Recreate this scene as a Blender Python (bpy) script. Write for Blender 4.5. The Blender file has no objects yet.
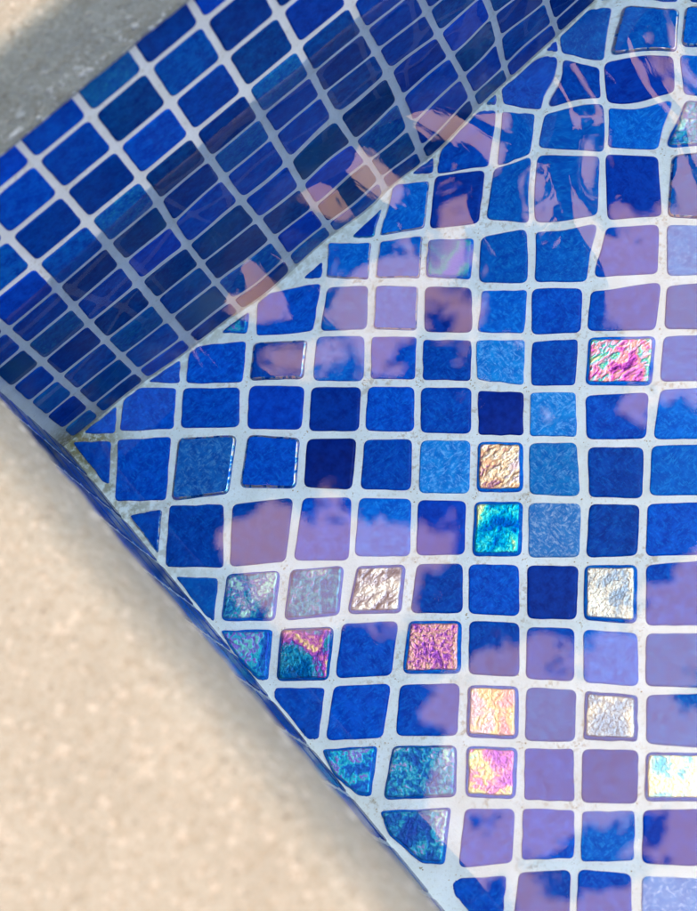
"""Corner of a swimming pool tiled in blue glass mosaic, seen from above through rippled water."""
import bpy, bmesh, math, random
import numpy as np
from mathutils import Vector, Matrix, noise

random.seed(11)
sc = bpy.context.scene
COL = sc.collection
R = math.radians

# ------------------------------------------------------------------ sizes (metres; z = 0 is the water level)
FLOOR_Z = -0.1672
PITCH = 0.0275
ROW_TOP = 0.0993          # height of the uppermost grout line of the wall
COL_START = 0.0198        # first vertical grout line from the corner
COPING_LOW, COPING_TOP = 0.100, 0.150
POOL_X, POOL_Y = 3.2, -4.2

# floor tiles as laid: (row, column, kind, outline in tenths of a millimetre)
FLOOR_TILES = [
(0,1,'cyan',[(3148,46),(3228,38),(3283,-19),(3257,-44)]),
(0,2,'b',[(3403,68),(3602,-137),(3468,-274),(3285,-72)]),
(0,3,'b',[(3630,-165),(3818,-360),(3687,-509),(3502,-314)]),
(1,0,'b',[(2787,33),(2952,32),(2877,-58)]),
(1,1,'m',[(2999,53),(3078,55),(3124,27),(3228,-78),(3065,-259),(2890,-74)]),
(1,2,'clear',[(3259,-102),(3451,-309),(3295,-456),(3089,-263)]),
(1,3,'clear',[(3477,-319),(3663,-509),(3518,-641),(3331,-453)]),
(2,0,'b',[(2621,41),(2746,39),(2853,-74),(2689,-248),(2527,-75)]),
(2,1,'b',[(2867,-96),(3027,-272),(2895,-392),(2708,-267)]),
(2,2,'d',[(3062,-267),(3263,-458),(3118,-607),(2911,-434)]),
(2,3,'m',[(3297,-473),(3484,-661),(3332,-825),(3142,-643)]),
(3,0,'m',[(2490,-100),(2645,-243),(2488,-387),(2330,-286)]),
(3,1,'m',[(2685,-284),(2882,-424),(2719,-588),(2539,-399)]),
(3,2,'m',[(2893,-455),(3102,-631),(2941,-781),(2751,-584)]),
(3,3,'teal',[(3127,-671),(3316,-854),(3151,-977),(2963,-793)]),
(4,0,'m',[(2312,-286),(2491,-405),(2271,-646),(2119,-482)]),
(4,1,'m',[(2515,-428),(2686,-587),(2486,-811),(2298,-660)]),
(4,2,'d',[(2718,-603),(2918,-807),(2726,-1028),(2507,-866)]),
(4,3,'clearw',[(2959,-837),(3150,-1015),(2922,-1239),(2744,-1049)]),
(2,-1,'cyan',[(2402,28),(2582,35),(2489,-52)]),
(3,-2,'b',[(2008,6),(2137,58),(2213,55),(2111,-88)]),
(3,-1,'b',[(2292,87),(2469,-72),(2301,-258),(2122,-109)]),
(4,-3,'purple',[(1632,-74),(1807,-46),(1708,-154)]),
(4,-2,'clear',[(1896,8),(2068,-116),(1890,-307),(1729,-166)]),
(4,-1,'d',[(2107,-115),(2280,-262),(2089,-476),(1907,-329)]),
(5,-4,'b',[(1305,-74),(1429,-77),(1372,-145)]),
(5,-3,'clear',[(1518,-18),(1682,-169),(1544,-332),(1393,-161)]),
(5,-2,'clear',[(1712,-197),(1864,-332),(1724,-500),(1577,-353)]),
(5,-1,'green',[(1872,-372),(2034,-518),(1897,-666),(1749,-515)]),
(5,0,'m',[(2056,-534),(2242,-656),(2067,-855),(1916,-701)]),
(5,1,'m',[(2269,-695),(2464,-842),(2282,-1035),(2091,-874)]),
(5,2,'b',[(2476,-891),(2688,-1051),(2516,-1222),(2315,-1039)]),
(5,3,'l',[(2713,-1076),(2902,-1253),(2740,-1421),(2541,-1258)]),
(6,-5,'teal2',[(860,-34),(1053,-28),(952,-127)]),
(6,-4,'b',[(1114,-17),(1175,-5),(1354,-167),(1208,-345),(983,-170)]),
(6,-3,'m',[(1366,-209),(1525,-358),(1390,-526),(1229,-374)]),
(6,-2,'clear',[(1551,-386),(1693,-525),(1557,-687),(1414,-545)]),
(6,-1,'d',[(1716,-546),(1874,-698),(1739,-870),(1579,-717)]),
(6,0,'m',[(1899,-741),(2048,-880),(1908,-1030),(1759,-883)]),
(6,1,'b',[(2065,-891),(2245,-1047),(2097,-1202),(1928,-1058)]),
(6,2,'b',[(2263,-1082),(2504,-1263),(2345,-1415),(2123,-1214)]),
(6,3,'m',[(2509,-1295),(2718,-1446),(2559,-1614),(2375,-1437)]),
(7,-6,'b',[(465,-5),(672,-6),(586,-115)]),
(7,-5,'b',[(733,10),(923,-159),(802,-319),(610,-133)]),
(7,-4,'edge',[(945,-193),(1163,-370),(1023,-515),(828,-337)]),
(7,-3,'m',[(1202,-387),(1362,-544),(1224,-711),(1051,-550)]),
(7,-2,'b',[(1385,-569),(1538,-711),(1406,-865),(1256,-724)]),
(7,-1,'b',[(1551,-742),(1712,-895),(1589,-1041),(1430,-890)]),
(7,0,'l',[(1728,-910),(1892,-1056),(1753,-1219),(1615,-1056)]),
(7,1,'b',[(1909,-1088),(2068,-1217),(1921,-1373),(1776,-1243)]),
(7,2,'magenta',[(2108,-1243),(2330,-1438),(2167,-1601),(1954,-1403)]),
(7,3,'m',[(2351,-1461),(2545,-1627),(2393,-1779),(2204,-1611)]),
(8,-7,'b',[(99,42),(317,31),(194,-115),(62,3)]),
(8,-6,'b',[(367,36),(555,-125),(418,-287),(220,-120)]),
(8,-5,'b',[(582,-146),(780,-332),(658,-495),(443,-307)]),
(8,-4,'d',[(816,-359),(1006,-546),(868,-699),(680,-526)]),
(8,-3,'d',[(1027,-569),(1200,-726),(1063,-883),(889,-727)]),
(8,-2,'b',[(1223,-745),(1382,-890),(1250,-1056),(1086,-900)]),
(8,-1,'b',[(1402,-912),(1572,-1069),(1435,-1236),(1269,-1079)]),
(8,0,'n',[(1585,-1100),(1732,-1244),(1605,-1398),(1456,-1261)]),
(8,1,'l',[(1752,-1266),(1902,-1400),(1774,-1560),(1623,-1419)]),
(8,2,'b',[(1923,-1440),(2139,-1616),(1992,-1769),(1799,-1598)]),
(8,3,'m',[(2182,-1641),(2378,-1800),(2202,-1958),(2012,-1792)]),
(9,-7,'b',[(4,-6),(158,-134),(29,-296),(-12,-233),(13,-162)]),
(9,-6,'b',[(186,-150),(387,-311),(188,-540),(1,-382)]),
(9,-5,'edgew',[(409,-339),(627,-517),(429,-713),(204,-560)]),
(9,-4,'edge',[(667,-550),(839,-726),(681,-903),(485,-724)]),
(9,-3,'n',[(861,-752),(1035,-902),(870,-1078),(712,-920)]),
(9,-2,'b',[(1056,-931),(1222,-1076),(1069,-1260),(900,-1102)]),
(9,-1,'l',[(1247,-1107),(1414,-1258),(1257,-1445),(1088,-1292)]),
(9,0,'gold',[(1434,-1284),(1583,-1422),(1439,-1598),(1284,-1460)]),
(9,1,'l',[(1600,-1443),(1757,-1580),(1613,-1778),(1453,-1623)]),
(9,2,'b',[(1780,-1629),(1960,-1792),(1808,-1963),(1639,-1805)]),
(9,3,'m',[(1989,-1810),(2181,-1973),(2025,-2139),(1838,-1972)]),
(10,-6,'edge',[(2,-476),(150,-562),(-10,-744)]),
(10,-5,'b',[(187,-572),(381,-737),(205,-972),(3,-790)]),
(10,-4,'b',[(413,-764),(647,-927),(439,-1139),(228,-988)]),
(10,-3,'b',[(678,-958),(848,-1105),(660,-1325),(469,-1159)]),
(10,-2,'m',[(872,-1130),(1047,-1291),(880,-1492),(691,-1327)]),
(10,-1,'d',[(1066,-1314),(1225,-1461),(1068,-1646),(902,-1506)]),
(10,0,'aqua',[(1250,-1488),(1412,-1631),(1251,-1816),(1087,-1673)]),
(10,1,'p',[(1425,-1650),(1595,-1804),(1437,-1984),(1269,-1840)]),
(10,2,'b',[(1621,-1830),(1781,-1977),(1628,-2142),(1456,-2004)]),
(10,3,'b',[(1808,-1996),(1999,-2156),(1842,-2325),(1651,-2167)]),
(11,-5,'m',[(-9,-839),(158,-995),(23,-1142),(-10,-1006)]),
(11,-4,'teal',[(200,-1007),(398,-1156),(239,-1322),(50,-1160)]),
(11,-3,'teal',[(434,-1184),(632,-1330),(477,-1492),(269,-1348)]),
(11,-2,'silver',[(673,-1370),(845,-1508),(692,-1666),(505,-1511)]),
(11,-1,'b',[(881,-1539),(1037,-1671),(898,-1843),(722,-1692)]),
(11,0,'b',[(1054,-1690),(1217,-1838),(1077,-2015),(916,-1861)]),
(11,1,'d',[(1243,-1862),(1410,-2011),(1252,-2187),(1095,-2044)]),
(11,2,'white',[(1430,-2025),(1602,-2173),(1434,-2368),(1275,-2207)]),
(11,3,'b',[(1628,-2198),(1828,-2345),(1643,-2556),(1457,-2396)]),
(12,-4,'teal2',[(23,-1192),(208,-1346),(57,-1512),(22,-1483),(4,-1333)]),
(12,-3,'violet',[(238,-1367),(429,-1518),(264,-1690),(80,-1540)]),
(12,-2,'b',[(464,-1531),(662,-1685),(489,-1853),(291,-1702)]),
(12,-1,'rose',[(696,-1714),(874,-1867),(727,-2044),(530,-1879)]),
(12,0,'b',[(898,-1887),(1058,-2037),(910,-2218),(750,-2067)]),
(12,1,'b',[(1071,-2072),(1222,-2210),(1076,-2385),(925,-2241)]),
(12,2,'m',[(1247,-2236),(1410,-2399),(1268,-2576),(1103,-2413)]),
(12,3,'m',[(1437,-2423),(1623,-2582),(1470,-2756),(1290,-2592)]),
(13,-3,'b',[(61,-1562),(231,-1705),(74,-1863),(37,-1837),(34,-1789),(31,-1590)]),
(13,-2,'b',[(266,-1725),(468,-1880),(293,-2041),(91,-1889)]),
(13,-1,'b',[(493,-1910),(697,-2073),(548,-2243),(342,-2071)]),
(13,0,'peach',[(718,-2101),(882,-2247),(738,-2423),(573,-2272)]),
(13,1,'m',[(905,-2271),(1060,-2418),(915,-2583),(754,-2444)]),
(13,2,'white',[(1085,-2444),(1241,-2603),(1114,-2750),(946,-2598)]),
(13,3,'m',[(1269,-2624),(1459,-2777),(1308,-2947),(1136,-2778)]),
(14,-2,'teal2',[(56,-1909),(255,-2054),(101,-2206),(59,-2167),(29,-2031)]),
(14,-1,'teal',[(306,-2097),(521,-2273),(382,-2441),(130,-2250)]),
(14,0,'rainbow',[(550,-2300),(715,-2448),(570,-2609),(411,-2465)]),
(14,1,'b',[(735,-2468),(892,-2602),(755,-2773),(596,-2634)]),
(14,2,'b',[(918,-2626),(1096,-2779),(949,-2945),(773,-2795)]),
(14,3,'pearl',[(1113,-2804),(1296,-2962),(1162,-3109),(977,-2956)]),
(15,-1,'teal',[(92,-2278),(339,-2461),(169,-2629),(96,-2563),(60,-2379)]),
(15,0,'b',[(380,-2502),(544,-2637),(395,-2802),(204,-2677)]),
(15,1,'b',[(569,-2658),(732,-2800),(604,-2949),(433,-2818)]),
(15,2,'m',[(753,-2824),(922,-2959),(790,-3112),(618,-2978)]),
(15,3,'d',[(950,-2979),(1139,-3127),(983,-3299),(806,-3140)]),
(16,0,'b',[(147,-2710),(186,-2714),(343,-2828),(214,-2958),(134,-2895),(129,-2815),(125,-2752)]),
(16,1,'b',[(391,-2850),(566,-2977),(409,-3157),(227,-3011)]),
(16,2,'b',[(590,-2994),(746,-3146),(606,-3315),(429,-3173)]),
(16,3,'p',[(774,-3178),(952,-3335),(818,-3485),(635,-3338)]),
]
SKY_GAPS = [  # openings left in the added crown to shape the bright reflections
[(25,658),(44,666),(86,668),(107,665),(139,682),(170,690),(196,691),(203,714),(220,723),(252,719),(261,702),(279,702),(310,698),(352,683),(391,676),(415,679),(439,662),(440,645),(424,643),(396,645),(364,642),(324,628),(292,616),(256,617),(231,623),(218,645),(190,637),(159,641),(126,651),(109,654),(82,651),(50,648),(26,650)],
[(334,632),(344,612),(332,594),(317,593),(343,568),(329,551),(292,587),(302,612)],
[(347,564),(387,545),(389,534),(378,530),(358,532),(333,546)],
[(145,640),(195,615),(225,600),(256,608),(274,587),(273,578),(302,572),(290,555),(265,552),(288,537),(322,544),(339,536),(317,512),(296,506),(259,469),(222,466),(181,454),(192,477),(193,493),(189,511),(168,521),(153,536),(141,527),(125,541),(108,567),(99,584)],
[(160,487),(159,469),(148,473),(146,487)],
[(301,460),(321,450),(299,425),(263,443),(281,452)],
[(251,439),(269,429),(268,417),(250,423)],
[(327,449),(350,438),(367,444),(345,424),(322,435)],
[(668,554),(692,577),(715,558),(674,519),(658,539)],
[(644,540),(667,520),(654,507),(634,506),(622,508),(623,519)],
[(672,521),(705,487),(666,442),(633,476)],
[(561,462),(578,472),(621,474),(616,462),(588,453),(572,455)],
[(518,419),(537,423),(566,421),(559,406),(541,407),(518,379),(490,406)],
[(565,408),(582,409),(614,382),(571,332),(535,373)],
[(476,413),(526,375),(571,332),(445,186),(425,211),(412,211),(394,221),(441,278),(425,297),(415,287),(424,267),(429,281),(442,279),(411,309),(429,335),(428,344),(464,339),(439,367),(458,378),(475,378),(462,397)],
[(366,259),(391,236),(375,220),(375,233),(361,243)],
[(-69,417),(-51,425),(-31,430),(-11,428),(5,420),(9,404),(10,386),(25,368),(36,345),(54,336),(68,332),(83,310),(100,305),(119,290),(117,276),(109,263),(124,247),(120,238),(102,244),(88,243),(66,239),(39,218),(-12,258),(-67,296),(-78,305),(-64,344),(-58,374),(-69,388),(-70,403)],
[(230,53),(252,63),(271,66),(298,62),(326,49),(261,-26),(235,-14),(218,-12),(203,-24),(176,-3),(138,39),(153,59),(176,61),(194,63),(213,41)],
[(122,114),(140,115),(132,98),(131,86),(117,77),(100,74),(95,81)],
[(65,142),(85,129),(105,122),(125,125),(93,83),(50,123)],
[(21,134),(10,126),(-6,123),(2,110),(-3,90),(-12,84),(-32,73),(-54,45),(-78,36),(-105,1),(-85,-15),(-34,33),(8,81),(42,120)],
[(37,117),(92,80),(135,44),(177,-2),(198,-20),(184,-43),(218,-76),(165,-138),(102,-91),(67,-70),(43,-63),(16,-61),(-15,-51),(-31,-54),(-45,-55),(-81,-31),(-106,-50),(-132,-58),(-89,-17),(-37,31),(6,75)],
[(-37,-60),(-32,-76),(-38,-93),(-6,-122),(48,-146),(123,-187),(72,-246),(-86,-120)],
[(128,-115),(162,-141),(123,-187),(86,-157)],
]
LEAF_CLUMPS = [
[(-39,20),(-23,12),(-6,-4),(-21,-18),(-41,-18),(-51,1)],
[(63,-15),(88,-9),(71,-29)],
[(443,331),(444,321),(432,310),(429,316)],
[(235,701),(242,685),(231,678),(225,689)],
[(276,678),(287,671),(278,662),(269,669)],
[(177,582),(194,583),(189,571),(168,567)],
[(-57,391),(-37,387),(-46,375),(-56,376)],
[(484,354),(515,359),(504,346),(482,346)],
[(-88,-33),(-78,-39),(-86,-53),(-97,-44)],
[(256,68),(291,54),(283,45),(257,53)],
]
CROWN_AREA = [(123, 1327), (846, 566), (102, -282), (-583, 263)]

# ------------------------------------------------------------------ helpers
def link(o):
    COL.objects.link(o); return o

def obj(name, bm, mats, parent=None, smooth=True, loc=None):
    me = bpy.data.meshes.new(name)
    bm.to_mesh(me); bm.free()
    for m in (mats if isinstance(mats, (list, tuple)) else [mats]):
        me.materials.append(m)
    if smooth:
        me.shade_smooth()
    o = bpy.data.objects.new(name, me)
    if loc is not None:
        o.location = loc
        me.transform(Matrix.Translation(-Vector(loc)))
    if parent is not None:
        o.parent = parent
        if loc is not None:
            o.location = Vector(loc) - parent.location
    return link(o)

def tag(o, label=None, cat=None, group=None, kind=None):
    for k, v in (('label', label), ('category', cat), ('group', group), ('kind', kind)):
        if v: o[k] = v
    return o

def add_box(bm, a, b):
    vs = [bm.verts.new((x, y, z)) for z in (a[2], b[2]) for x, y in ((a[0], a[1]), (b[0], a[1]), (b[0], b[1]), (a[0], b[1]))]
    for f in ((3, 2, 1, 0), (4, 5, 6, 7), (0, 1, 5, 4), (1, 2, 6, 5), (2, 3, 7, 6), (3, 0, 4, 7)):
        bm.faces.new([vs[i] for i in f])

# ------------------------------------------------------------------ materials
class NT:
    def __init__(self, name):
        self.m = bpy.data.materials.new(name); self.m.use_nodes = True
        self.t = self.m.node_tree; self.t.nodes.clear()
        self.out = self.t.nodes.new('ShaderNodeOutputMaterial')
    def n(self, typ, **kw):
        x = self.t.nodes.new('ShaderNode' + typ)
        ins = kw.pop('ins', {})
        for k, v in kw.items(): setattr(x, k, v)
        for k, v in ins.items(): self.set(x.inputs[k], v)
        return x
    def set(self, sock, v):
        if isinstance(v, bpy.types.NodeSocket): self.t.links.new(v, sock)
        else:
            if isinstance(v, tuple) and len(v) == 3 and sock.type == 'RGBA': v = (*v, 1)
            sock.default_value = v
    def math(self, op, a, b=0.0, clamp=False):
        x = self.n('Math', operation=op, use_clamp=clamp); self.set(x.inputs[0], a); self.set(x.inputs[1], b)
        return x.outputs[0]
    def mix(self, f, a, b, blend='MIX'):
        x = self.n('Mix', data_type='RGBA', blend_type=blend); self.set(x.inputs[0], f); self.set(x.inputs[6], a); self.set(x.inputs[7], b)
        return x.outputs[2]
    def ramp(self, f, stops, interp='LINEAR'):
        x = self.n('ValToRGB'); cr = x.color_ramp; cr.interpolation = interp
        while len(cr.elements) < len(stops): cr.elements.new(0.5)
        for e, (p, c) in zip(cr.elements, stops):
            e.position = p; e.color = (*c, 1) if len(c) == 3 else c
        self.set(x.inputs[0], f); return x.outputs[0]
    def noise(self, vec, scale, detail=3.0, rough=0.55, dist=0.0, lac=2.0):
        x = self.n('TexNoise', ins={'Scale': scale, 'Detail': detail, 'Roughness': rough, 'Distortion': dist, 'Lacunarity': lac})
        if vec is not None: self.set(x.inputs['Vector'], vec)
        return x.outputs[0]
    def smooth(self, v, a, b):
        x = self.n('MapRange', interpolation_type='SMOOTHSTEP', ins={0: v, 1: a, 2: b, 3: 0.0, 4: 1.0})
        return x.outputs[0]
    def bump(self, h, dist, strength=1.0, nrm=None):
        x = self.n('Bump', ins={'Height': h, 'Distance': dist, 'Strength': strength})
        if nrm is not None: self.set(x.inputs['Normal'], nrm)
        return x.outputs[0]
    def surface(self, s):
        self.t.links.new(s, self.out.inputs['Surface']); return self.m

def own_coords(k):
    """texture coordinates of the object itself, moved by its own random number"""
    tc = k.n('TexCoord'); oi = k.n('ObjectInfo')
    add = k.n('VectorMath', operation='ADD'); k.set(add.inputs[0], tc.outputs['Object'])
    mul = k.n('VectorMath', operation='SCALE', ins={0: (3.1, 1.7, 2.3)}); k.set(mul.inputs['Scale'], oi.outputs['Random'])
    k.set(add.inputs[1], mul.outputs[0])
    return add.outputs[0], oi.outputs['Random']

def stretched(k, vec, sx, sy, ang):
    mp = k.n('Mapping', ins={'Vector': vec, 'Rotation': (0, 0, ang), 'Scale': (sx, sy, 1)})
    return mp.outputs[0]

def glass_tile(name, lo, hi, fleck, fleck_amt, rough=0.22, streak=0.0, streak_col=(0.0, 0.12, 0.2), vary=0.25):
    k = NT(name)
    v, rnd = own_coords(k)
    n1 = k.noise(v, 210.0, 4.0, 0.65)
    n2 = k.noise(v, 900.0, 3.0, 0.6)
    base = k.mix(k.smooth(n1, 0.3, 0.72), lo, hi)
    # fibrous flecks
    f1 = k.noise(stretched(k, v, 1.0, 0.45, 0.6), 800.0, 4.0, 0.75, 0.6)
    f2 = k.noise(stretched(k, v, 0.45, 1.0, 0.3), 800.0, 4.0, 0.75, 0.6)
    sel = k.smooth(k.noise(v, 130.0, 2.0), 0.42, 0.58)
    fx = k.n('Mix', data_type='FLOAT'); k.set(fx.inputs[0], sel); k.set(fx.inputs[2], f1); k.set(fx.inputs[3], f2)
    fib = k.smooth(fx.outputs[0], 0.46, 0.66)
    base = k.mix(k.math('MULTIPLY', fib, fleck_amt), base, fleck)
    pit = k.smooth(n2, 0.60, 0.74)
    base = k.mix(k.math('MULTIPLY', pit, 0.35), base, lo)
    if streak > 0:
        s = k.noise(stretched(k, v, 6.0, 170.0, 0.0), 2.2, 5.0, 0.7, 0.4)
        base = k.mix(k.math('MULTIPLY', k.smooth(s, 0.5, 0.7), streak), base, streak_col)
    # every tile comes out of the furnace a little lighter or darker
    val = k.math('ADD', 1.0 - vary, k.math('MULTIPLY', rnd, 2 * vary))
    hsv = k.n('HueSaturation', ins={'Hue': 0.5, 'Saturation': 1.0, 'Color': base}); k.set(hsv.inputs['Value'], val)
    p = k.n('BsdfPrincipled', ins={'Base Color': hsv.outputs[0], 'Roughness': rough, 'Specular IOR Level': 0.05, 'IOR': 1.5})
    k.set(p.inputs['Normal'], k.bump(k.noise(v, 160.0, 3.0, 0.5), 0.0006, 0.12))
    return k.surface(p.outputs[0])

FOIL_GAIN = 0.74
def foil(name, stops, scale=330.0, depth=0.0007, rough=0.22, stretch=(1.0, 1.0), swirl=0.4, metal=1.0, grain=0.3):
    """crinkled metal foil under the glass: colours that drift over the tile, a bumpy sheen"""
    k = NT(name)
    v, rnd = own_coords(k)
    c1 = k.noise(v, 62.0, 2.0, 0.5, 0.8)
    c2 = k.noise(stretched(k, v, *stretch, 0.5), scale, 3.0, 0.6, swirl)
    c = k.math('ADD', k.math('MULTIPLY', c1, 1.0 - grain), k.math('MULTIPLY', c2, grain))
    lw = k.n('LayerWeight', ins={'Blend': 0.35})
    c = k.math('ADD', c, k.math('MULTIPLY', lw.outputs['Facing'], 0.12))
    spread = k.smooth(c, 0.34, 0.66)
    col = k.ramp(spread, [(a, tuple(min(1.0, (ch ** 1.25) * FOIL_GAIN) for ch in c3)) for a, c3 in stops])
    h1 = k.noise(stretched(k, v, *stretch, 0.5), scale, 3.0, 0.55, swirl)
    h2 = k.noise(v, scale * 2.0, 2.0, 0.5)
    h = k.math('ADD', h1, k.math('MULTIPLY', h2, 0.28))
    p = k.n('BsdfPrincipled', ins={'Base Color': col, 'Metallic': metal, 'Roughness': rough})
    k.set(p.inputs['Normal'], k.bump(h, depth, 1.0))
    return k.surface(p.outputs[0])

def grout_material(name, base=(0.80, 0.80, 0.79), dirt=0.5):
    k = NT(name)
    g = k.n('NewGeometry'); P = g.outputs['Position']
    n1 = k.noise(P, 60.0, 4.0, 0.6); n2 = k.noise(P, 700.0, 4.0, 0.65); n3 = k.noise(P, 2300.0, 2.0, 0.6)
    col = k.mix(k.smooth(n1, 0.3, 0.7), base, tuple(c * f for c, f in zip(base, (0.88, 0.87, 0.84))))
    col = k.mix(k.math('MULTIPLY', k.smooth(n2, 0.54, 0.70), 0.5), col, (0.48, 0.44, 0.36))
    # brown stains gathering in places
    st = k.math('MULTIPLY', k.smooth(k.noise(P, 38.0, 3.0, 0.6), 0.50, 0.62), k.smooth(k.noise(P, 420.0, 4.0, 0.7), 0.50, 0.64))
    col = k.mix(k.math('MULTIPLY', st, dirt), col, (0.30, 0.20, 0.09))
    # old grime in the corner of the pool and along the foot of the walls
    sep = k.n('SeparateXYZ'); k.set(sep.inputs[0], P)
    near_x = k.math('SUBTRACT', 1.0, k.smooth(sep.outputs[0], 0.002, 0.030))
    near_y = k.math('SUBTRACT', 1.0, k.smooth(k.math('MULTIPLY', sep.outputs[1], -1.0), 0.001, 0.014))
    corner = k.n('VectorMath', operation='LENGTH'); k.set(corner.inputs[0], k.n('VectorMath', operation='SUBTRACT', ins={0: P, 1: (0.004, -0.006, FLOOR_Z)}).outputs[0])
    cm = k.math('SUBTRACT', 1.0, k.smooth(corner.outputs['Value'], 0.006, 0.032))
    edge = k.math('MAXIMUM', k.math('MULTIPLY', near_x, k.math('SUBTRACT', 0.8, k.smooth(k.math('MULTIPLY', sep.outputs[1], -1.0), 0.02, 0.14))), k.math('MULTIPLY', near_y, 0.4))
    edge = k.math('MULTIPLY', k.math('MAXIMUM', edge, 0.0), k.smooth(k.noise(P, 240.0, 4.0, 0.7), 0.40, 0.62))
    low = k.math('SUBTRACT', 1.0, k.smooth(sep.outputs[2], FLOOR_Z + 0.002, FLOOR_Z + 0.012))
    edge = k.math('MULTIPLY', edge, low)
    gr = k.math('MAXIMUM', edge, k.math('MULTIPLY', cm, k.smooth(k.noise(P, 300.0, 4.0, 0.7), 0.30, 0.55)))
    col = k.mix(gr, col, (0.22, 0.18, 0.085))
    p = k.n('BsdfPrincipled', ins={'Base Color': col, 'Roughness': 0.85})
    h = k.math('ADD', n2, k.math('MULTIPLY', n3, 0.4))
    k.set(p.inputs['Normal'], k.bump(h, 0.0005, 0.6))
    return k.surface(p.outputs[0])

def stone_material(name):
    k = NT(name)
    P = k.n('NewGeometry').outputs['Position']
    n1 = k.noise(P, 22.0, 4.0, 0.6); n2 = k.noise(P, 240.0, 4.0, 0.65); n3 = k.noise(P, 700.0, 4.0, 0.65)
    col = k.ramp(n1, [(0.25, (0.240, 0.238, 0.205)), (0.5, (0.268, 0.267, 0.230)), (0.75, (0.296, 0.296, 0.260))])
    col = k.mix(k.math('MULTIPLY', k.smooth(n2, 0.48, 0.66), 0.55), col, (0.205, 0.182, 0.135))
    col = k.mix(k.math('MULTIPLY', k.smooth(k.noise(P, 310.0, 3.0, 0.6), 0.54, 0.68), 0.60), col, (0.44, 0.415, 0.365))
    col = k.mix(k.math('MULTIPLY', k.smooth(n3, 0.50, 0.62), 0.65), col, (0.19, 0.165, 0.125))
    pit = k.smooth(k.noise(P, 420.0, 2.0, 0.5), 0.64, 0.72)
    col = k.mix(k.math('MULTIPLY', pit, 0.7), col, (0.13, 0.11, 0.085))
    # pale crumbs of mortar left along the lower arris
    sep = k.n('SeparateXYZ'); k.set(sep.inputs[0], P)
    chip = k.math('MULTIPLY', k.smooth(k.noise(P, 190.0, 3.0, 0.6), 0.55, 0.63), k.math('SUBTRACT', 1.0, k.smooth(sep.outputs[2], 0.102, 0.128)))
    col = k.mix(k.math('MULTIPLY', chip, 0.85), col, (0.62, 0.61, 0.58))
    p = k.n('BsdfPrincipled', ins={'Base Color': col, 'Roughness': 0.9})
    h = k.math('SUBTRACT', k.math('ADD', k.math('ADD', n2, k.math('MULTIPLY', n3, 0.5)), k.math('MULTIPLY', chip, 0.4)), k.math('MULTIPLY', pit, 0.5))
    k.set(p.inputs['Normal'], k.bump(h, 0.0016, 0.6))
    return k.surface(p.outputs[0])

def plain(name, col, rough=0.8, scale=20.0, dark=0.7):
    k = NT(name)
    P = k.n('NewGeometry').outputs['Position']
    c = k.mix(k.smooth(k.noise(P, scale, 4.0, 0.6), 0.3, 0.7), tuple(x * dark for x in col), col)
    p = k.n('BsdfPrincipled', ins={'Base Color': c, 'Roughness': rough})
    return k.surface(p.outputs[0])

def water_material():
    k = NT('pool_water')
    gl = k.n('BsdfGlass', ins={'Color': (0.81, 0.94, 1.0), 'Roughness': 0.0, 'IOR': 1.333})
    gs = k.n('BsdfGlossy', ins={'Color': (1.0, 1.0, 1.0), 'Roughness': 0.0})
    mx = k.n('MixShader', ins={0: WATER_SHEEN}); k.set(mx.inputs[1], gl.outputs[0]); k.set(mx.inputs[2], gs.outputs[0])
    return k.surface(mx.outputs[0])

WATER_SHEEN = 0.019
M = {}
M['grout'] = grout_material('white_grout')
M['wall_grout'] = grout_material('wall_grout', (0.68, 0.665, 0.65), 0.35)
M['stone'] = stone_material('cream_stone')
M['b'] = glass_tile('cobalt_glass', (0.0003, 0.032, 0.29), (0.0006, 0.076, 0.47), (0.003, 0.18, 0.64), 0.45)
M['m'] = glass_tile('mottled_blue_glass', (0.0004, 0.064, 0.40), (0.001, 0.13, 0.55), (0.015, 0.29, 0.72), 0.5)
M['d'] = glass_tile('deep_blue_glass', (0.0003, 0.021, 0.25), (0.0006, 0.050, 0.40), (0.002, 0.09, 0.52), 0.28)
M['n'] = glass_tile('navy_glass', (0.0004, 0.012, 0.16), (0.0006, 0.024, 0.25), (0.0015, 0.04, 0.32), 0.15)
M['l'] = glass_tile('light_mottled_glass', (0.002, 0.12, 0.45), (0.006, 0.21, 0.57), (0.20, 0.46, 0.75), 0.55)
M['p'] = glass_tile('pale_flecked_glass', (0.02, 0.18, 0.55), (0.05, 0.26, 0.64), (0.45, 0.58, 0.80), 0.85)
M['w'] = glass_tile('wall_cobalt_glass', (0.0002, 0.019, 0.20), (0.0005, 0.050, 0.32), (0.002, 0.12, 0.42), 0.30, streak=0.45, streak_col=(0.0003, 0.006, 0.10), vary=0.42)
M['ws'] = glass_tile('wall_streaked_glass', (0.0002, 0.017, 0.17), (0.0006, 0.062, 0.29), (0.003, 0.14, 0.36), 0.35, streak=0.75, streak_col=(0.003, 0.10, 0.24), vary=0.42)
M['wt'] = glass_tile('wall_teal_glass', (0.001, 0.03, 0.22), (0.004, 0.09, 0.34), (0.02, 0.26, 0.34), 0.45, streak=0.5, streak_col=(0.01, 0.16, 0.26), vary=0.25)
M['slate'] = glass_tile('slate_blue_glass', (0.003, 0.050, 0.26), (0.010, 0.12, 0.40), (0.10, 0.30, 0.50), 0.45)
M['rim'] = foil('iridescent_rim', [(0.0, (0.02, 0.12, 0.6)), (0.30, (0.05, 0.30, 0.75)), (0.45, (0.35, 0.8, 0.95)), (0.6, (1.0, 0.75, 0.9)), (0.8, (1.0, 0.9, 0.6)), (1.0, (0.6, 0.5, 1.0))], 300.0, 0.0006, 0.30, grain=0.6)
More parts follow.
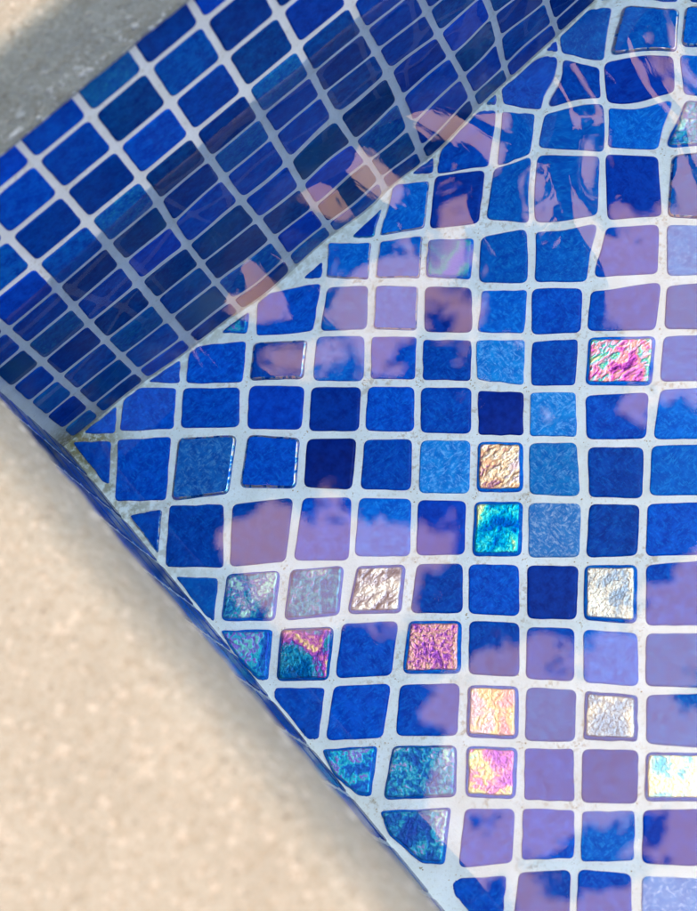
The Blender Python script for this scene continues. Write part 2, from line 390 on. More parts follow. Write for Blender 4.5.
M['cyanrim'] = foil('cyan_rim', [(0.0, (0.0, 0.45, 0.85)), (0.5, (0.15, 0.8, 0.9)), (1.0, (0.3, 0.3, 0.95))], 420.0, 0.0004, 0.16)
B0 = (0.002, 0.05, 0.42)
FOILS = {
 'gold':    [(0.0, (0.45, 0.22, 0.40)), (0.3, (0.95, 0.62, 0.40)), (0.6, (1.0, 0.85, 0.66)), (1.0, (0.95, 0.75, 0.85))],
 'aqua':    [(0.0, (0.0, 0.16, 0.62)), (0.3, (0.0, 0.55, 0.80)), (0.6, (0.12, 0.85, 0.80)), (0.85, (0.85, 0.95, 0.5)), (1.0, (0.95, 0.95, 0.8))],
 'magenta': [(0.0, (0.22, 0.02, 0.35)), (0.25, (0.95, 0.25, 0.75)), (0.45, (1.0, 0.55, 0.45)), (0.6, (0.95, 0.6, 0.9)), (0.78, (0.0, 0.65, 0.6)), (1.0, (0.9, 0.9, 0.5))],
 'silver':  [(0.0, (0.16, 0.17, 0.28)), (0.45, (0.62, 0.58, 0.66)), (0.8, (0.95, 0.90, 0.85)), (1.0, (1.0, 0.98, 0.95))],
 'white':   [(0.0, (0.40, 0.50, 0.66)), (0.45, (0.78, 0.76, 0.72)), (1.0, (0.95, 0.94, 0.88))],
 'violet':  [(0.0, (0.0, 0.18, 0.50)), (0.3, (0.05, 0.45, 0.62)), (0.55, (0.28, 0.12, 0.60)), (0.8, (0.70, 0.20, 0.60)), (1.0, (0.95, 0.75, 0.35))],
 'rose': [(0.0, (0.45, 0.14, 0.62)), (0.3, (0.95, 0.42, 0.62)), (0.6, (1.0, 0.64, 0.45)), (0.82, (0.95, 0.52, 0.70)), (1.0, (0.45, 0.25, 0.80))],
 'peach': [(0.0, (0.95, 0.50, 0.62)), (0.4, (1.0, 0.68, 0.45)), (0.75, (1.0, 0.80, 0.52)), (1.0, (0.95, 0.68, 0.80))],
 'rainbow': [(0.0, (0.60, 0.20, 0.80)), (0.3, (0.98, 0.45, 0.70)), (0.5, (1.0, 0.80, 0.50)), (0.75, (0.98, 0.97, 0.6)), (1.0, (0.4, 0.9, 0.9))],
 'pearl':   [(0.0, (0.1, 0.6, 0.85)), (0.35, (0.85, 0.95, 0.75)), (0.6, (1.0, 0.85, 0.65)), (1.0, (0.98, 0.98, 0.9))],
 'teal': [(0.0, (0.004, 0.10, 0.50)), (0.4, (0.01, 0.24, 0.58)), (0.65, (0.05, 0.55, 0.70)), (0.82, (0.36, 0.26, 0.72)), (1.0, (0.60, 0.95, 0.85))],
 'teal2': [(0.0, (0.002, 0.08, 0.60)), (0.4, (0.002, 0.28, 0.75)), (0.65, (0.02, 0.70, 0.82)), (0.85, (0.40, 0.15, 0.85)), (1.0, (0.25, 0.85, 0.80))],
 'green':   [(0.0, (0.004, 0.12, 0.62)), (0.5, (0.0, 0.30, 0.66)), (0.75, (0.02, 0.55, 0.62)), (1.0, (0.25, 0.25, 0.85))],
}
FOIL_DEPTH = {'gold': 0.0009, 'silver': 0.0011, 'magenta': 0.0008, 'teal': 0.00035, 'white': 0.00055, 'peach': 0.0004, 'pearl': 0.0004, 'rainbow': 0.0004, 'rose': 0.0006, 'teal2': 0.00035, 'green': 0.0003}
for kx, st in FOILS.items():
    M['foil_' + kx] = foil('foil_' + kx, st, {'gold': 420.0, 'silver': 330.0, 'magenta': 380.0, 'teal': 520.0, 'teal2': 520.0}.get(kx, 620.0),
                           FOIL_DEPTH.get(kx, 0.0004), 0.40, (0.55, 1.0) if kx in ('gold', 'magenta', 'silver') else (1.0, 1.0), metal={'teal': 0.7, 'teal2': 0.7, 'green': 0.15}.get(kx, 1.0), grain={'gold': 0.5, 'magenta': 0.5, 'rose': 0.55, 'silver': 0.5, 'teal': 0.4, 'teal2': 0.35}.get(kx, 0.25))
M['water'] = water_material()
M['deck'] = M['stone']
M['earth'] = plain('earth', (0.22, 0.18, 0.12), 0.95, 3.0)
M['leaf'] = plain('dark_leaf', (0.018, 0.034, 0.014), 0.7, 9.0)
M['bark'] = plain('bark', (0.12, 0.09, 0.06), 0.9, 60.0)
M['silt'] = plain('brown_silt', (0.46, 0.33, 0.17), 0.95, 400.0, 0.55)

# ------------------------------------------------------------------ tiles
def rounded(poly, rad, seg=4, jitter=0.00012, loose=False):
    """outline with rounded corners; tiny unevenness of cast glass along the sides"""
    out = []
    n = len(poly)
    for i in range(n):
        p = Vector(poly[i]); a = Vector(poly[i - 1]) - p; b = Vector(poly[(i + 1) % n]) - p
        la, lb = a.length, b.length
        ang = a.angle(b)
        r = min(rad, 0.3 * la, 0.3 * lb) if loose else min(rad / max(math.tan(ang / 2), 0.35), la * 0.42, lb * 0.42)
        a.normalize(); b.normalize()
        q0, q1 = p + a * r, p + b * r
        for s in range(seg + 1):
            t = s / seg
            out.append((q0 * (1 - t) ** 2 + p * 2 * t * (1 - t) + q1 * t ** 2))
        nxt = Vector(poly[(i + 1) % n])
        e1 = nxt - b * min(rad, lb * (0.3 if loose else 0.42))
        for s in (0.25, 0.5, 0.75):
            w = q1.lerp(e1, s)
            nn = Vector((b.y, -b.x))
            out.append(w + nn * random.uniform(-jitter, jitter))
    return out

def inset(pts, d):
    n = len(pts); c = sum(pts, Vector((0, 0))) / n
    out = []
    for i in range(n):
        e = (pts[(i + 1) % n] - pts[i - 1])
        nn = Vector((-e.y, e.x)); nn.normalize()
        out.append(pts[i] + nn * d)
    return out

def shrink(poly, d):
    """the same outline with every side moved in by d"""
    n = len(poly); res = []
    for i in range(n):
        p0, p, p1 = Vector(poly[i - 1]), Vector(poly[i]), Vector(poly[(i + 1) % n])
        a, b = (p - p0).normalized(), (p1 - p).normalized()
        na, nb = Vector((-a.y, a.x)), Vector((-b.y, b.x))
        k = 1 + na.dot(nb)
        res.append(p + (na + nb) * (d / max(k, 0.3)))
    return [tuple(p) for p in res]

def ccw(poly):
    a = sum(poly[i - 1][0] * poly[i][1] - poly[i][0] * poly[i - 1][1] for i in range(len(poly)))
    return poly if a > 0 else poly[::-1]

def tile_mesh(poly, place, rings, rim_rings=(), slim=1.0):
    """a pillow-edged glass tile; place(u, v, w) puts it on the floor or on a wall, w is the height above the grout"""
    bm = bmesh.new()
    prev = None
    tilt = (random.uniform(-0.006, 0.006), random.uniform(-0.006, 0.006))
    c = sum(poly, Vector((0, 0))) / len(poly)
    for k, (d, w) in enumerate(rings):
        if d >= 0:
            pts = last = poly if d == 0 else inset(poly, d * slim)
        else:                                   # flat inner part of the face
            pts = [p.lerp(c, -d) for p in last]
        ring = [bm.verts.new(place(p.x, p.y, w + (0 if w < 0 else (p.x - c.x) * tilt[0] + (p.y - c.y) * tilt[1]))) for p in pts]
        if prev:
            for i in range(len(ring)):
                f = bm.faces.new((prev[i - 1], prev[i], ring[i], ring[i - 1]))
                f.material_index = 1 if k in rim_rings else 0
        prev = ring
    bm.faces.new(prev)
    return bm

BODY = [(0, -0.0008), (0, 0.0002), (0.00015, 0.0005), (0.0004, 0.0008), (0.0008, 0.00098), (0.0012, 0.00102), (-0.10, 0.00102), (-0.3, 0.00102)]
BODY_EDGE = [(0, -0.0008), (0, 0.0003), (0.0002, 0.0008), (0.0006, 0.0012), (0.0011, 0.00145), (0.0015, 0.0015), (-0.10, 0.0015), (-0.3, 0.0015)]
BODY_FOIL = [(0, -0.0008), (0, 0.0003), (0.0002, 0.0008), (0.0005, 0.0012), (0.0009, 0.0015), (0.0014, 0.00165), (-0.3, 0.00165)]

KIND_LABEL = {
 'cyan': 'small cut tile with a cyan iridescent edge', 'purple': 'small cut tile with a purple sheen', 'clear': 'blue tile with a shiny pink and white edge',
 'clearw': 'tile with a pinkish sheen and a fiery orange edge', 'edge': 'blue tile with a rainbow glint along its edge', 'edgew': 'blue tile with a white glint along its edge',
 'green': 'blue tile with a green iridescent face', 'l': 'lighter blue mottled tile', 'p': 'pale blue tile with white flecks', 'n': 'dark navy tile',
 'gold': 'crinkled pink gold foil tile', 'aqua': 'turquoise and yellow iridescent foil tile', 'magenta': 'hot pink and orange iridescent foil tile', 'silver': 'silver crinkled foil tile',
 'white': 'sparkling white foil tile with a blue edge', 'violet': 'violet and teal iridescent tile with a gold fleck', 'rose': 'rose and peach glittering foil tile',
 'peach': 'peach and pink foil tile', 'rainbow': 'pink, yellow and cyan pearly foil tile', 'pearl': 'pale yellow and cyan pearly foil tile',
 'teal': 'teal iridescent tile with coloured sparks', 'teal2': 'bright turquoise iridescent cut tile'}

def on_floor(u, v, w): return (u, v, FLOOR_Z + w)
def on_wall_x(u, v, w): return (u, -w, v)          # wall along x, facing -y
def lean(u): return -0.0034 + 0.030 * min(max(u, 0.0), 0.5)      # this wall is not quite square to the other
def on_wall_y(u, v, w): return (w + lean(u), -u, v)          # wall along y (u counts away from the corner), facing +x

def clip_in_pool(poly, lim=0.0011):
    """cut an outline along the two walls"""
    for axis, sign, at in ((0, 1, lim), (1, -1, lim)):
        out = []
        for i in range(len(poly)):
            a, b = poly[i - 1], poly[i]
            da, db = sign * a[axis] - at, sign * b[axis] - at
            if (da < 0) != (db < 0):
                t = da / (da - db); out.append((a[0] + (b[0] - a[0]) * t, a[1] + (b[1] - a[1]) * t))
            if db >= 0: out.append(b)
        poly = out
        if len(poly) < 3: return None
    res = []
    for p in poly:
        if not res or (Vector(p) - Vector(res[-1])).length > 0.0012: res.append(p)
    if len(res) > 2 and (Vector(res[0]) - Vector(res[-1])).length <= 0.0012: res.pop()
    return res if len(res) >= 3 else None

# ------------------------------------------------------------------ pool floor
bm = bmesh.new()
NX = 24
add_box(bm, (-0.12, POOL_Y - 0.12, FLOOR_Z - 0.1), (POOL_X + 0.12, 0.12, FLOOR_Z))
floor = obj('mosaic_floor', bm, M['grout'], smooth=False)
tag(floor, 'shallow pool floor of blue and iridescent mosaic tiles in white grout, under the water', 'mosaic floor', kind='thing')

n_floor = 0
for row, colm, kind, raw in FLOOR_TILES:
    poly = clip_in_pool(ccw([(a * 1e-4, b * 1e-4) for a, b in raw]))
    if not poly: continue
    poly = ccw(poly)
    c = Vector((sum(p[0] for p in poly) / len(poly), sum(p[1] for p in poly) / len(poly)))
    area = abs(sum(poly[i - 1][0] * poly[i][1] - poly[i][0] * poly[i - 1][1] for i in range(len(poly)))) / 2
    cut = area < 0.00046 or len(poly) in (3, 5, 6)
    out = rounded(poly, 0.0020 if cut else 0.0032, 5, 0.0003 if cut else 0.00015, loose=cut)
    slim = 0.5 if cut else 1.0
    is_foil = kind in FOILS
    loc = (c.x, c.y, FLOOR_Z)
    if kind in ('b', 'm', 'd', 'n', 'l', 'p'):
        o = obj('tile', tile_mesh(out, on_floor, BODY, (), slim), M[kind], floor, True, loc)
    elif is_foil:
        o = obj('tile', tile_mesh(out, on_floor, BODY_FOIL, (), slim), M['m'], floor, True, loc)
        fm = tile_mesh(rounded(shrink(poly, 0.0013 if kind not in ('teal', 'teal2', 'green', 'violet') else 0.0009), 0.0016, 4, 0.0003, loose=cut), on_floor, [(0, 0.0013), (0.0001, 0.00185), (0.0005, 0.0020), (-0.06, 0.0020), (-0.3, 0.0020)])
        f = obj('foil', fm, M['foil_' + kind], None, True, loc)
        f.parent = o; f.location = (0, 0, 0)
    else:
        rim = M['cyanrim'] if kind in ('cyan', 'purple') else M['rim']
        body = {'clear': 'm', 'clearw': 'm', 'edge': 'b', 'edgew': 'slate', 'cyan': 'm', 'purple': 'd'}[kind]
        o = obj('tile', tile_mesh(out, on_floor, BODY_EDGE, (3, 4), slim), [M[body], rim], floor, True, loc)
    if kind in KIND_LABEL: o['label'] = KIND_LABEL[kind]
    n_floor += 1

# the same mosaic carries on beyond the corner: one mesh
taken = {(r, c) for r, c, _, _ in FLOOR_TILES}
ctr = [(r, c, sum(p[0] for p in q) / 4e4, sum(p[1] for p in q) / 4e4) for r, c, _, q in FLOOR_TILES if c >= 1 and len(q) == 4 and r >= 1]
fit = np.linalg.lstsq(np.array([(1, r, c) for r, c, _, _ in ctr], float), np.array([(x, y) for _, _, x, y in ctr]), rcond=None)[0]
REST_KINDS = ['b', 'm', 'd', 'l', 'foil_teal', 'foil_white', 'foil_peach']
rk = random.Random(77)
bm = bmesh.new()
for r in range(-14, 46):
    for c in range(-28, 40):
        if (r, c) in taken or (0 <= r <= 16 and c <= 3): continue
        if r < 0 and c <= 0: continue
        q = []
        for du, dv in ((-0.435, -0.435), (0.435, -0.435), (0.435, 0.435), (-0.435, 0.435)):
            q.append(tuple(fit[0] + fit[1] * (r - dv) + fit[2] * (c + du)))
        q = clip_in_pool(ccw(q), 0.003)
        if not q or max(p[0] for p in q) > 1.3 or min(p[1] for p in q) < -1.5: continue
        out = rounded(ccw(q), 0.003, 2)
        sub = tile_mesh(out, on_floor, [(0, -0.0006), (0, 0.0004), (0.0006, 0.0010), (-0.1, 0.0010)])
        mi = rk.choices(range(7), (0.40, 0.24, 0.14, 0.10, 0.06, 0.03, 0.03))[0]
        for fc in sub.faces: fc.material_index = mi
        me = bpy.data.meshes.new('tmp'); sub.to_mesh(me); sub.free(); bm.from_mesh(me); bpy.data.meshes.remove(me)
rest = obj('mosaic_tile', bm, [M[q] for q in REST_KINDS], floor, True); rest['kind'] = 'stuff'

# ------------------------------------------------------------------ tiled walls
def wall(name, lo, hi, label, place, spans, rows, seed, kinds):
    bm = bmesh.new()
    if place is on_wall_x: add_box(bm, lo, hi)
    else:
        us = [-hi[1], 0.5, -lo[1]]
        rings = []
        for u in us:
            rings.append([bm.verts.new((x, -u, z)) for x, z in ((lo[0], lo[2]), (lean(u), lo[2]), (lean(u), hi[2]), (lo[0], hi[2]))])
        for r0, r1 in zip(rings, rings[1:]):
            for q in range(4): bm.faces.new((r0[q - 1], r1[q - 1], r1[q], r0[q]))
        bm.faces.new(rings[0]); bm.faces.new(rings[-1][::-1])
        bmesh.ops.recalc_face_normals(bm, faces=bm.faces)
    w = obj(name, bm, M['wall_grout'], smooth=False)
    tag(w, label, 'pool wall', 'tiled pool walls', 'thing')
    rng = random.Random(seed)
    rest = bmesh.new()
    g = 0.00165
    for (u0, u1, near) in spans:
        for (z0, z1, seen) in rows:
            a, b, c, d = u0 + g, u1 - g, z0 + g, z1 - g
            j = lambda: rng.uniform(-0.00025, 0.00025)
            poly = [(a + j(), c + j()), (b + j(), c + j()), (b + j(), d + j()), (a + j(), d + j())]
            if place is on_wall_y: pass
            poly = ccw(poly)
            out = rounded(poly, 0.0030, 4)
            kd = rng.choices(list(kinds), list(kinds.values()))[0]
            if near and seen:
                mesh = tile_mesh(out, place, [(0, -0.0008), (0, 0.0001), (0.0002, 0.0004), (0.0006, 0.0006), (0.0011, 0.00065), (-0.1, 0.00065), (-0.3, 0.00065)])
                cen = place((a + b) / 2, (c + d) / 2, 0)
                o = obj('tile', mesh, M[kd], w, True, cen)
                if kd == 'wt': o['label'] = 'dark blue tile with a faint teal sheen'
            else:
                sub = tile_mesh(rounded(poly, 0.003, 2), place, [(0, -0.0006), (0, 0.0002), (0.0006, 0.0006), (-0.1, 0.0006)])
                mi = rng.choice((0, 0, 0, 1, 2))
                for fc in sub.faces: fc.material_index = mi
                me = bpy.data.meshes.new('tmp'); sub.to_mesh(me); sub.free(); rest.from_mesh(me); bpy.data.meshes.remove(me)
    bmesh.ops.recalc_face_normals(rest, faces=rest.faces)
    if len(rest.verts):
        r_ = obj('mosaic_tile', rest, [M['w'], M['ws'], M['d']], w, True); r_['kind'] = 'stuff'
    else: rest.free()
    return w

rows_full = [(ROW_TOP - PITCH * (i + 1), ROW_TOP - PITCH * i) for i in range(9)]
rows_full[0] = (rows_full[0][0], 0.0990)
rows_full.append((FLOOR_Z + 0.0015, ROW_TOP - PITCH * 9))
WALL_KINDS = {'w': 0.48, 'ws': 0.30, 'd': 0.08, 'wt': 0.14}
spans_x = [(0.0012, COL_START, True)] + [(COL_START + i * PITCH, COL_START + (i + 1) * PITCH, i < 10) for i in range(40)]
WALL_LOW = FLOOR_Z - 0.05
wall_ne = wall('tiled_wall', (-0.16, 0, WALL_LOW), (POOL_X + 0.16, 0.16, 0.0985),
     'wide visible pool wall of dark blue mosaic tiles, half above and half under the water', on_wall_x, spans_x,
     [(a, b, True) for a, b in rows_full], 5, WALL_KINDS)
spans_y = [(0.0012, 0.0225, True)] + [(0.0225 + i * PITCH, 0.0225 + (i + 1) * PITCH, i < 12) for i in range(40)]
wall_sw = wall('tiled_wall', (-0.16, POOL_Y - 0.16, WALL_LOW), (-0.0012, -0.0005, 0.0985),
     'pool wall seen edge-on as a thin blue strip below the cream coping', on_wall_y, spans_y,
     [(a, b, b < 0.0) for a, b in rows_full], 8, {'w': 0.5, 'ws': 0.2, 'm': 0.15, 'wt': 0.15})

# ------------------------------------------------------------------ coping
PROFILE = [(0.42, 0.100), (0.10, 0.100), (0.012, 0.1000), (0.0030, 0.1000), (0.0008, 0.1012), (0.0, 0.1035), (0.0, 0.107), (0.0, 0.111), (0.0, 0.115), (0.0, 0.119), (0.0, 0.123),
           (0.0, 0.127), (0.0, 0.131), (0.0, 0.135), (0.0, 0.139), (0.0, 0.1425), (0.0004, 0.1452), (0.0014, 0.1476), (0.0032, 0.1494), (0.0055, 0.150), (0.009, 0.150), (0.014, 0.150),
           (0.03, 0.150), (0.08, 0.150), (0.42, 0.150)]
CX, CY = 0.0142, -0.0102
def coping(label, along_x):
    bm = bmesh.new()
    # the near slab has a rounder nose than the other, shaped so its front looks lighter
    profile = PROFILE if along_x else [(0.42, 0.100), (0.10, 0.100), (0.012, 0.1000), (0.0030, 0.1000), (0.0008, 0.1012), (0.0, 0.1035), (0.0001, 0.107), (0.0003, 0.111), (0.0006, 0.115), (0.0010, 0.119), (0.0016, 0.123),
        (0.0023, 0.127), (0.0033, 0.131), (0.0046, 0.135), (0.0062, 0.139), (0.0078, 0.1420), (0.0098, 0.1448), (0.0122, 0.1471), (0.0150, 0.1486), (0.018, 0.1496), (0.022, 0.150), (0.028, 0.150), (0.08, 0.150), (0.42, 0.150)]
    stations = [i * 0.0025 for i in range(0, 190)] + [0.475 + 0.05 * i for i in range(1, 12)] + [1.2, 2.0, 3.0 if along_x else 4.0]
    prev = None
    for s in stations:
        ring = []
        for d, z in profile:
            if along_x:
                x = CX + s if s > 0 else CX - d
                if s <= 0: x = CX - d
                p = Vector((x, CY + d, z))
            else:
                skew = min(s, 0.45) * 0.055 - 0.0040 * min(1.0, s / 0.02)
                p = Vector((CX - d + skew, CY - s if s > 0 else CY + d, z))
            if d < 0.02:
                q = p * 95.0
                a = noise.noise(q) * 0.00055 + noise.noise(q * 3.1) * 0.0003
                if z < 0.106: a += min(0.0, noise.noise(p * 60.0 + Vector((7, 1, 3))) + 0.05) * 0.0012
                if along_x: p.y -= a
                else: p.x += a
                if 0.1 < z < 0.149: pass
                elif z >= 0.149: p.z += a * 0.6
            ring.append(bm.verts.new(p))
        if prev:
            for i in range(len(ring)):
                bm.faces.new((prev[i - 1], ring[i - 1], ring[i], prev[i]))
        prev = ring
    bmesh.ops.recalc_face_normals(bm, faces=bm.faces)
    o = obj('coping_slab', bm, M['stone'], None, True)
    return tag(o, label, 'coping', 'coping slabs round the pool', 'thing')

coping('cream stone coping with its shaded grey front above the wide tiled wall', True)
coping('large blurred cream stone coping over the edge-on wall, its narrow front in shade', False)

# the far sides of the pool, outside the picture
bm = bmesh.new(); add_box(bm, (POOL_X, POOL_Y - 0.16, WALL_LOW), (POOL_X + 0.16, -0.0005, 0.0985))
add_box(bm, (0.001, POOL_Y - 0.16, WALL_LOW), (POOL_X - 0.001, POOL_Y, 0.0985))
bm2 = bmesh.new(); bm2.free()
far = obj('tiled_wall', bm, M['w'], smooth=False)
tag(far, 'far blue sides of the pool opposite the tiled corner', 'pool wall', 'tiled pool walls', 'thing')

# ------------------------------------------------------------------ deck and ground
bm = bmesh.new()
for a, b in (((-8, 0.40), (9, 9)), ((-8, -9), (-0.395, 0.395)), ((POOL_X - 0.02, -9), (9, 0.395)), ((-0.39, -9), (POOL_X - 0.025, POOL_Y + 0.02))):
    add_box(bm, (a[0], a[1], 0.105), (b[0], b[1], 0.1485))
deck = tag(obj('pool_deck', bm, M['deck'], smooth=False), kind='structure')
bm = bmesh.new()
for a, b in (((-120, 9.01), (120, 120)), ((-120, -120), (120, -9.01)), ((-120, -9), (-8.01, 9)), ((9.01, -9), (120, 9))):
    vs = [bm.verts.new((x, y, 0.08)) for x, y in ((a[0], a[1]), (b[0], a[1]), (b[0], b[1]), (a[0], b[1]))]
    bm.faces.new(vs)
ground = tag(obj('ground', bm, M['earth'], smooth=False), kind='structure')

# ------------------------------------------------------------------ water
def bump2(x, y, cx, cy, r):
    return math.exp(-((x - cx) ** 2 + (y - cy) ** 2) / (r * r))
def height(x, y):
    fade = max(0.0, min(1.0, (1.1 - max(x, -y)) / 0.3))
    if fade <= 0: return 0.0
    n1 = noise.noise((x * 21.0 + 3.1, y * 21.0 - 1.7, 0.3)); n2 = noise.noise((x * 43.0, y * 43.0, 5.0)); n3 = noise.noise((x * 78.0, y * 78.0, 9.0))
    wv = math.sin((0.92 * x - 0.39 * y) * 2 * math.pi / 0.041 + 2.2 * n1)
    strong = bump2(x, y, 0.250, -0.118, 0.045) + 0.45 * bump2(x, y, 0.205, -0.052, 0.045) + 0.22 * bump2(x, y, 0.31, -0.18, 0.07) + 0.3 * bump2(x, y, 0.275, -0.07, 0.05)
    mid = 0.25 * bump2(x, y, 0.02, -0.07, 0.07) + 0.10
    a = 0.000045 * (n1 * 1.2 + 0.5 * n2) * (0.35 + mid * 2 + 3.0 * strong)
    a += 0.00058 * strong * (0.8 * wv + 0.35 * n2)
    # a swell running along the wide wall, broken into short crests
    ridge = math.exp(-((x - 0.150) / 0.085) ** 4)
    # the wave leans against the wall: its slope grows from nothing to a steady rise, then levels out
    t = max(0.0, min(1.0, (y + 0.105) / 0.050))
    rise = 0.050 * (t ** 3 - 0.5 * t ** 4) + max(0.0, min(0.026, y + 0.055))
    a += 0.125 * ridge * rise * (1.0 + 0.30 * n1)
    a += 0.00048 * ridge * t * math.sin((x + 0.25 * y) * 2 * math.pi / 0.046 + 1.4 * n1)
    # the surface creeps up a little where it meets the walls
    a += 0.0007 * math.exp(-max(0.0, -y) / 0.0022) + 0.0007 * math.exp(-max(0.0, x) / 0.0022)
    return a * fade
def axis(limit):
    v, s = [0.0, 0.0012, 0.0025], 0.0025
    while v[-1] < 0.5: v.append(v[-1] + s)
    while v[-1] < limit:
        s *= 1.18; v.append(min(limit, v[-1] + s))
    return v
xs, ys = axis(POOL_X), axis(-POOL_Y)
verts = [(x, -y, height(x, -y)) for y in ys for x in xs]
nx = len(xs)
faces = [(j * nx + i, (j + 1) * nx + i, (j + 1) * nx + i + 1, j * nx + i + 1) for j in range(len(ys) - 1) for i in range(nx - 1)]
me = bpy.data.meshes.new('water'); me.from_pydata(verts, [], faces); me.materials.append(M['water']); me.shade_smooth()
water = link(bpy.data.objects.new('water', me)); tag(water, kind='structure')

# ------------------------------------------------------------------ grit lying in the joints
bm = bmesh.new()
rng = random.Random(3)
def speck(x, y, s, z=FLOOR_Z):
    vs = []
    n = 6
    ph = rng.uniform(0, 6.28); ex = rng.uniform(0.5, 1.0)
    base = [bm.verts.new((x + math.cos(ph + i * 6.283 / n) * s * rng.uniform(0.5, 1.1), y + math.sin(ph + i * 6.283 / n) * s * ex * rng.uniform(0.5, 1.1), z + 0.0001)) for i in range(n)]
    top = bm.verts.new((x, y, z + s * 0.6))
    for i in range(n): bm.faces.new((base[i - 1], base[i], top))
for row, colm, kind, raw in FLOOR_TILES:
    for a, b in raw[:4]:
        x, y = a * 1e-4, b * 1e-4
        c = Vector((sum(p[0] for p in raw), sum(p[1] for p in raw))) * 1e-4 / len(raw)
        d = (Vector((x, y)) - c)
        if rng.random() < 0.6 and y < -0.003 and x > 0.003:
            for q in range(rng.choice((1, 2, 2, 4))):
                pos = c + d * (1.0 + 0.0016 / d.length) + Vector((rng.gauss(0, 0.0011), rng.gauss(0, 0.0011)))
                if pos.x > 0.002 and pos.y < -0.002: speck(pos.x, pos.y, rng.uniform(0.00015, 0.0005))
for q in range(46):
    x, y = abs(rng.gauss(0, 0.006)) + 0.001, -abs(rng.gauss(0, 0.005)) - 0.0016
    speck(x, y, rng.uniform(0.0003, 0.0009))
silt = obj('silt', bm, M['silt'], smooth=False)
tag(silt, kind='stuff')

# ------------------------------------------------------------------ tree added out of view, its crown shaped for the water's reflection
def inside(x, y, poly):
    r = False
    for i in range(len(poly)):
        (x0, y0), (x1, y1) = poly[i - 1], poly[i]
        if (y0 > y) != (y1 > y) and x < (x1 - x0) * (y - y0) / (y1 - y0) + x0: r = not r
    return r
GAPS = [[(a * 1e-3, b * 1e-3) for a, b in p] for p in SKY_GAPS]
CLUMPS = [[(a * 1e-3, b * 1e-3) for a, b in p] for p in LEAF_CLUMPS]
AREA = [(a * 1e-3, b * 1e-3) for a, b in CROWN_AREA]
def leafy(x, y):
    if not inside(x, y, AREA): return False
    if any(inside(x, y, p) for p in CLUMPS): return True
    return not any(inside(x, y, p) for p in GAPS)
CROWN_Z = 1.30
tree = bpy.data.objects.new('reflection_tree', None); link(tree); tree.location = (-0.75, 1.75, 0.1485)
tag(tree, 'dark leafy tree added out of view over the pool corner, only to be mirrored in the water', 'tree')
bm = bmesh.new()
rng = random.Random(21)
ax0, ax1 = min(p[0] for p in AREA), max(p[0] for p in AREA); ay0, ay1 = min(p[1] for p in AREA), max(p[1] for p in AREA)
def leaf(x, y, L, W, ang, z, tx, ty):
    ca, sa = math.cos(ang), math.sin(ang)
    prof = [(-0.5, 0.0), (-0.28, 0.36), (0.0, 0.5), (0.25, 0.36), (0.5, 0.0), (0.25, -0.36), (0.0, -0.5), (-0.28, -0.36)]
    P2 = [(x + ca * u * L - sa * v * W, y + sa * u * L + ca * v * W) for u, v in prof]
    if not all(leafy(*p) for p in P2) or not leafy(x, y): return False
    vs = [bm.verts.new((px_, py_, z + (px_ - x) * tx + (py_ - y) * ty + 0.05 * W * abs(v))) for (px_, py_), (u, v) in zip(P2, prof)]
    bm.faces.new(vs)
    return True
for tries, L0, L1, zs in ((2600, 0.07, 0.11, 0.03), (5200, 0.035, 0.06, 0.02), (9000, 0.016, 0.028, 0.012), (9000, 0.008, 0.014, 0.008)):
    for t in range(tries):
        x, y = rng.uniform(ax0, ax1), rng.uniform(ay0, ay1)
        L = rng.uniform(L0, L1)
        leaf(x, y, L, L * rng.uniform(0.42, 0.62), rng.uniform(0, 6.28), CROWN_Z + abs(rng.gauss(0, zs)), rng.uniform(-0.25, 0.25), rng.uniform(-0.25, 0.25))
for t in range(1500):                       # the thick of the crown, above the lowest twigs
    x, y = rng.uniform(ax0, ax1), rng.uniform(ay0, ay1)
    if all(leafy(x + a, y + b) for a, b in ((0.1, 0), (-0.1, 0), (0, 0.1), (0, -0.14), (0, -0.07))):
        L = rng.uniform(0.07, 0.11)
        leaf(x, y, L, L * 0.5, rng.uniform(0, 6.28), CROWN_Z + rng.uniform(0.05, 0.22), rng.uniform(-0.5, 0.5), rng.uniform(-0.5, 0.5))
crown = obj('crown', bm, M['leaf'], None, False); crown.parent = tree; crown.matrix_parent_inverse = Matrix.Translation(-tree.location)
def limb(bm, pts, r0, r1, n=8):
    prev = None
    for i, p in enumerate(pts):
        t = i / (len(pts) - 1); r = r0 + (r1 - r0) * t
        d = (Vector(pts[min(i + 1, len(pts) - 1)]) - Vector(pts[max(i - 1, 0)])).normalized()
        a = d.orthogonal().normalized(); b = d.cross(a)
        ring = [bm.verts.new(Vector(p) + a * r * math.cos(k * 6.283 / n) + b * r * math.sin(k * 6.283 / n)) for k in range(n)]
        if prev:
            for k in range(n): bm.faces.new((prev[k - 1], prev[k], ring[k], ring[k - 1]))
        prev = ring
bm = bmesh.new()
limb(bm, [(-0.75, 1.75, 0.12), (-0.74, 1.73, 0.6), (-0.68, 1.66, 1.0), (-0.55, 1.5, 1.40)], 0.075, 0.045)
limb(bm, [(-0.62, 1.6, 1.2), (-0.2, 1.3, 1.46), (0.1, 1.0, 1.47), (0.25, 0.8, 1.46)], 0.035, 0.006)
limb(bm, [(-0.58, 1.52, 1.34), (-0.45, 1.0, 1.46), (-0.38, 0.6, 1.47), (-0.2, 0.2, 1.47)], 0.032, 0.006)
limb(bm, [(-0.4, 1.42, 1.42), (0.1, 1.35, 1.48), (0.45, 0.9, 1.48)], 0.025, 0.005)
trunk = obj('trunk', bm, M['bark'], None, True); trunk.parent = tree; trunk.matrix_parent_inverse = Matrix.Translation(-tree.location)

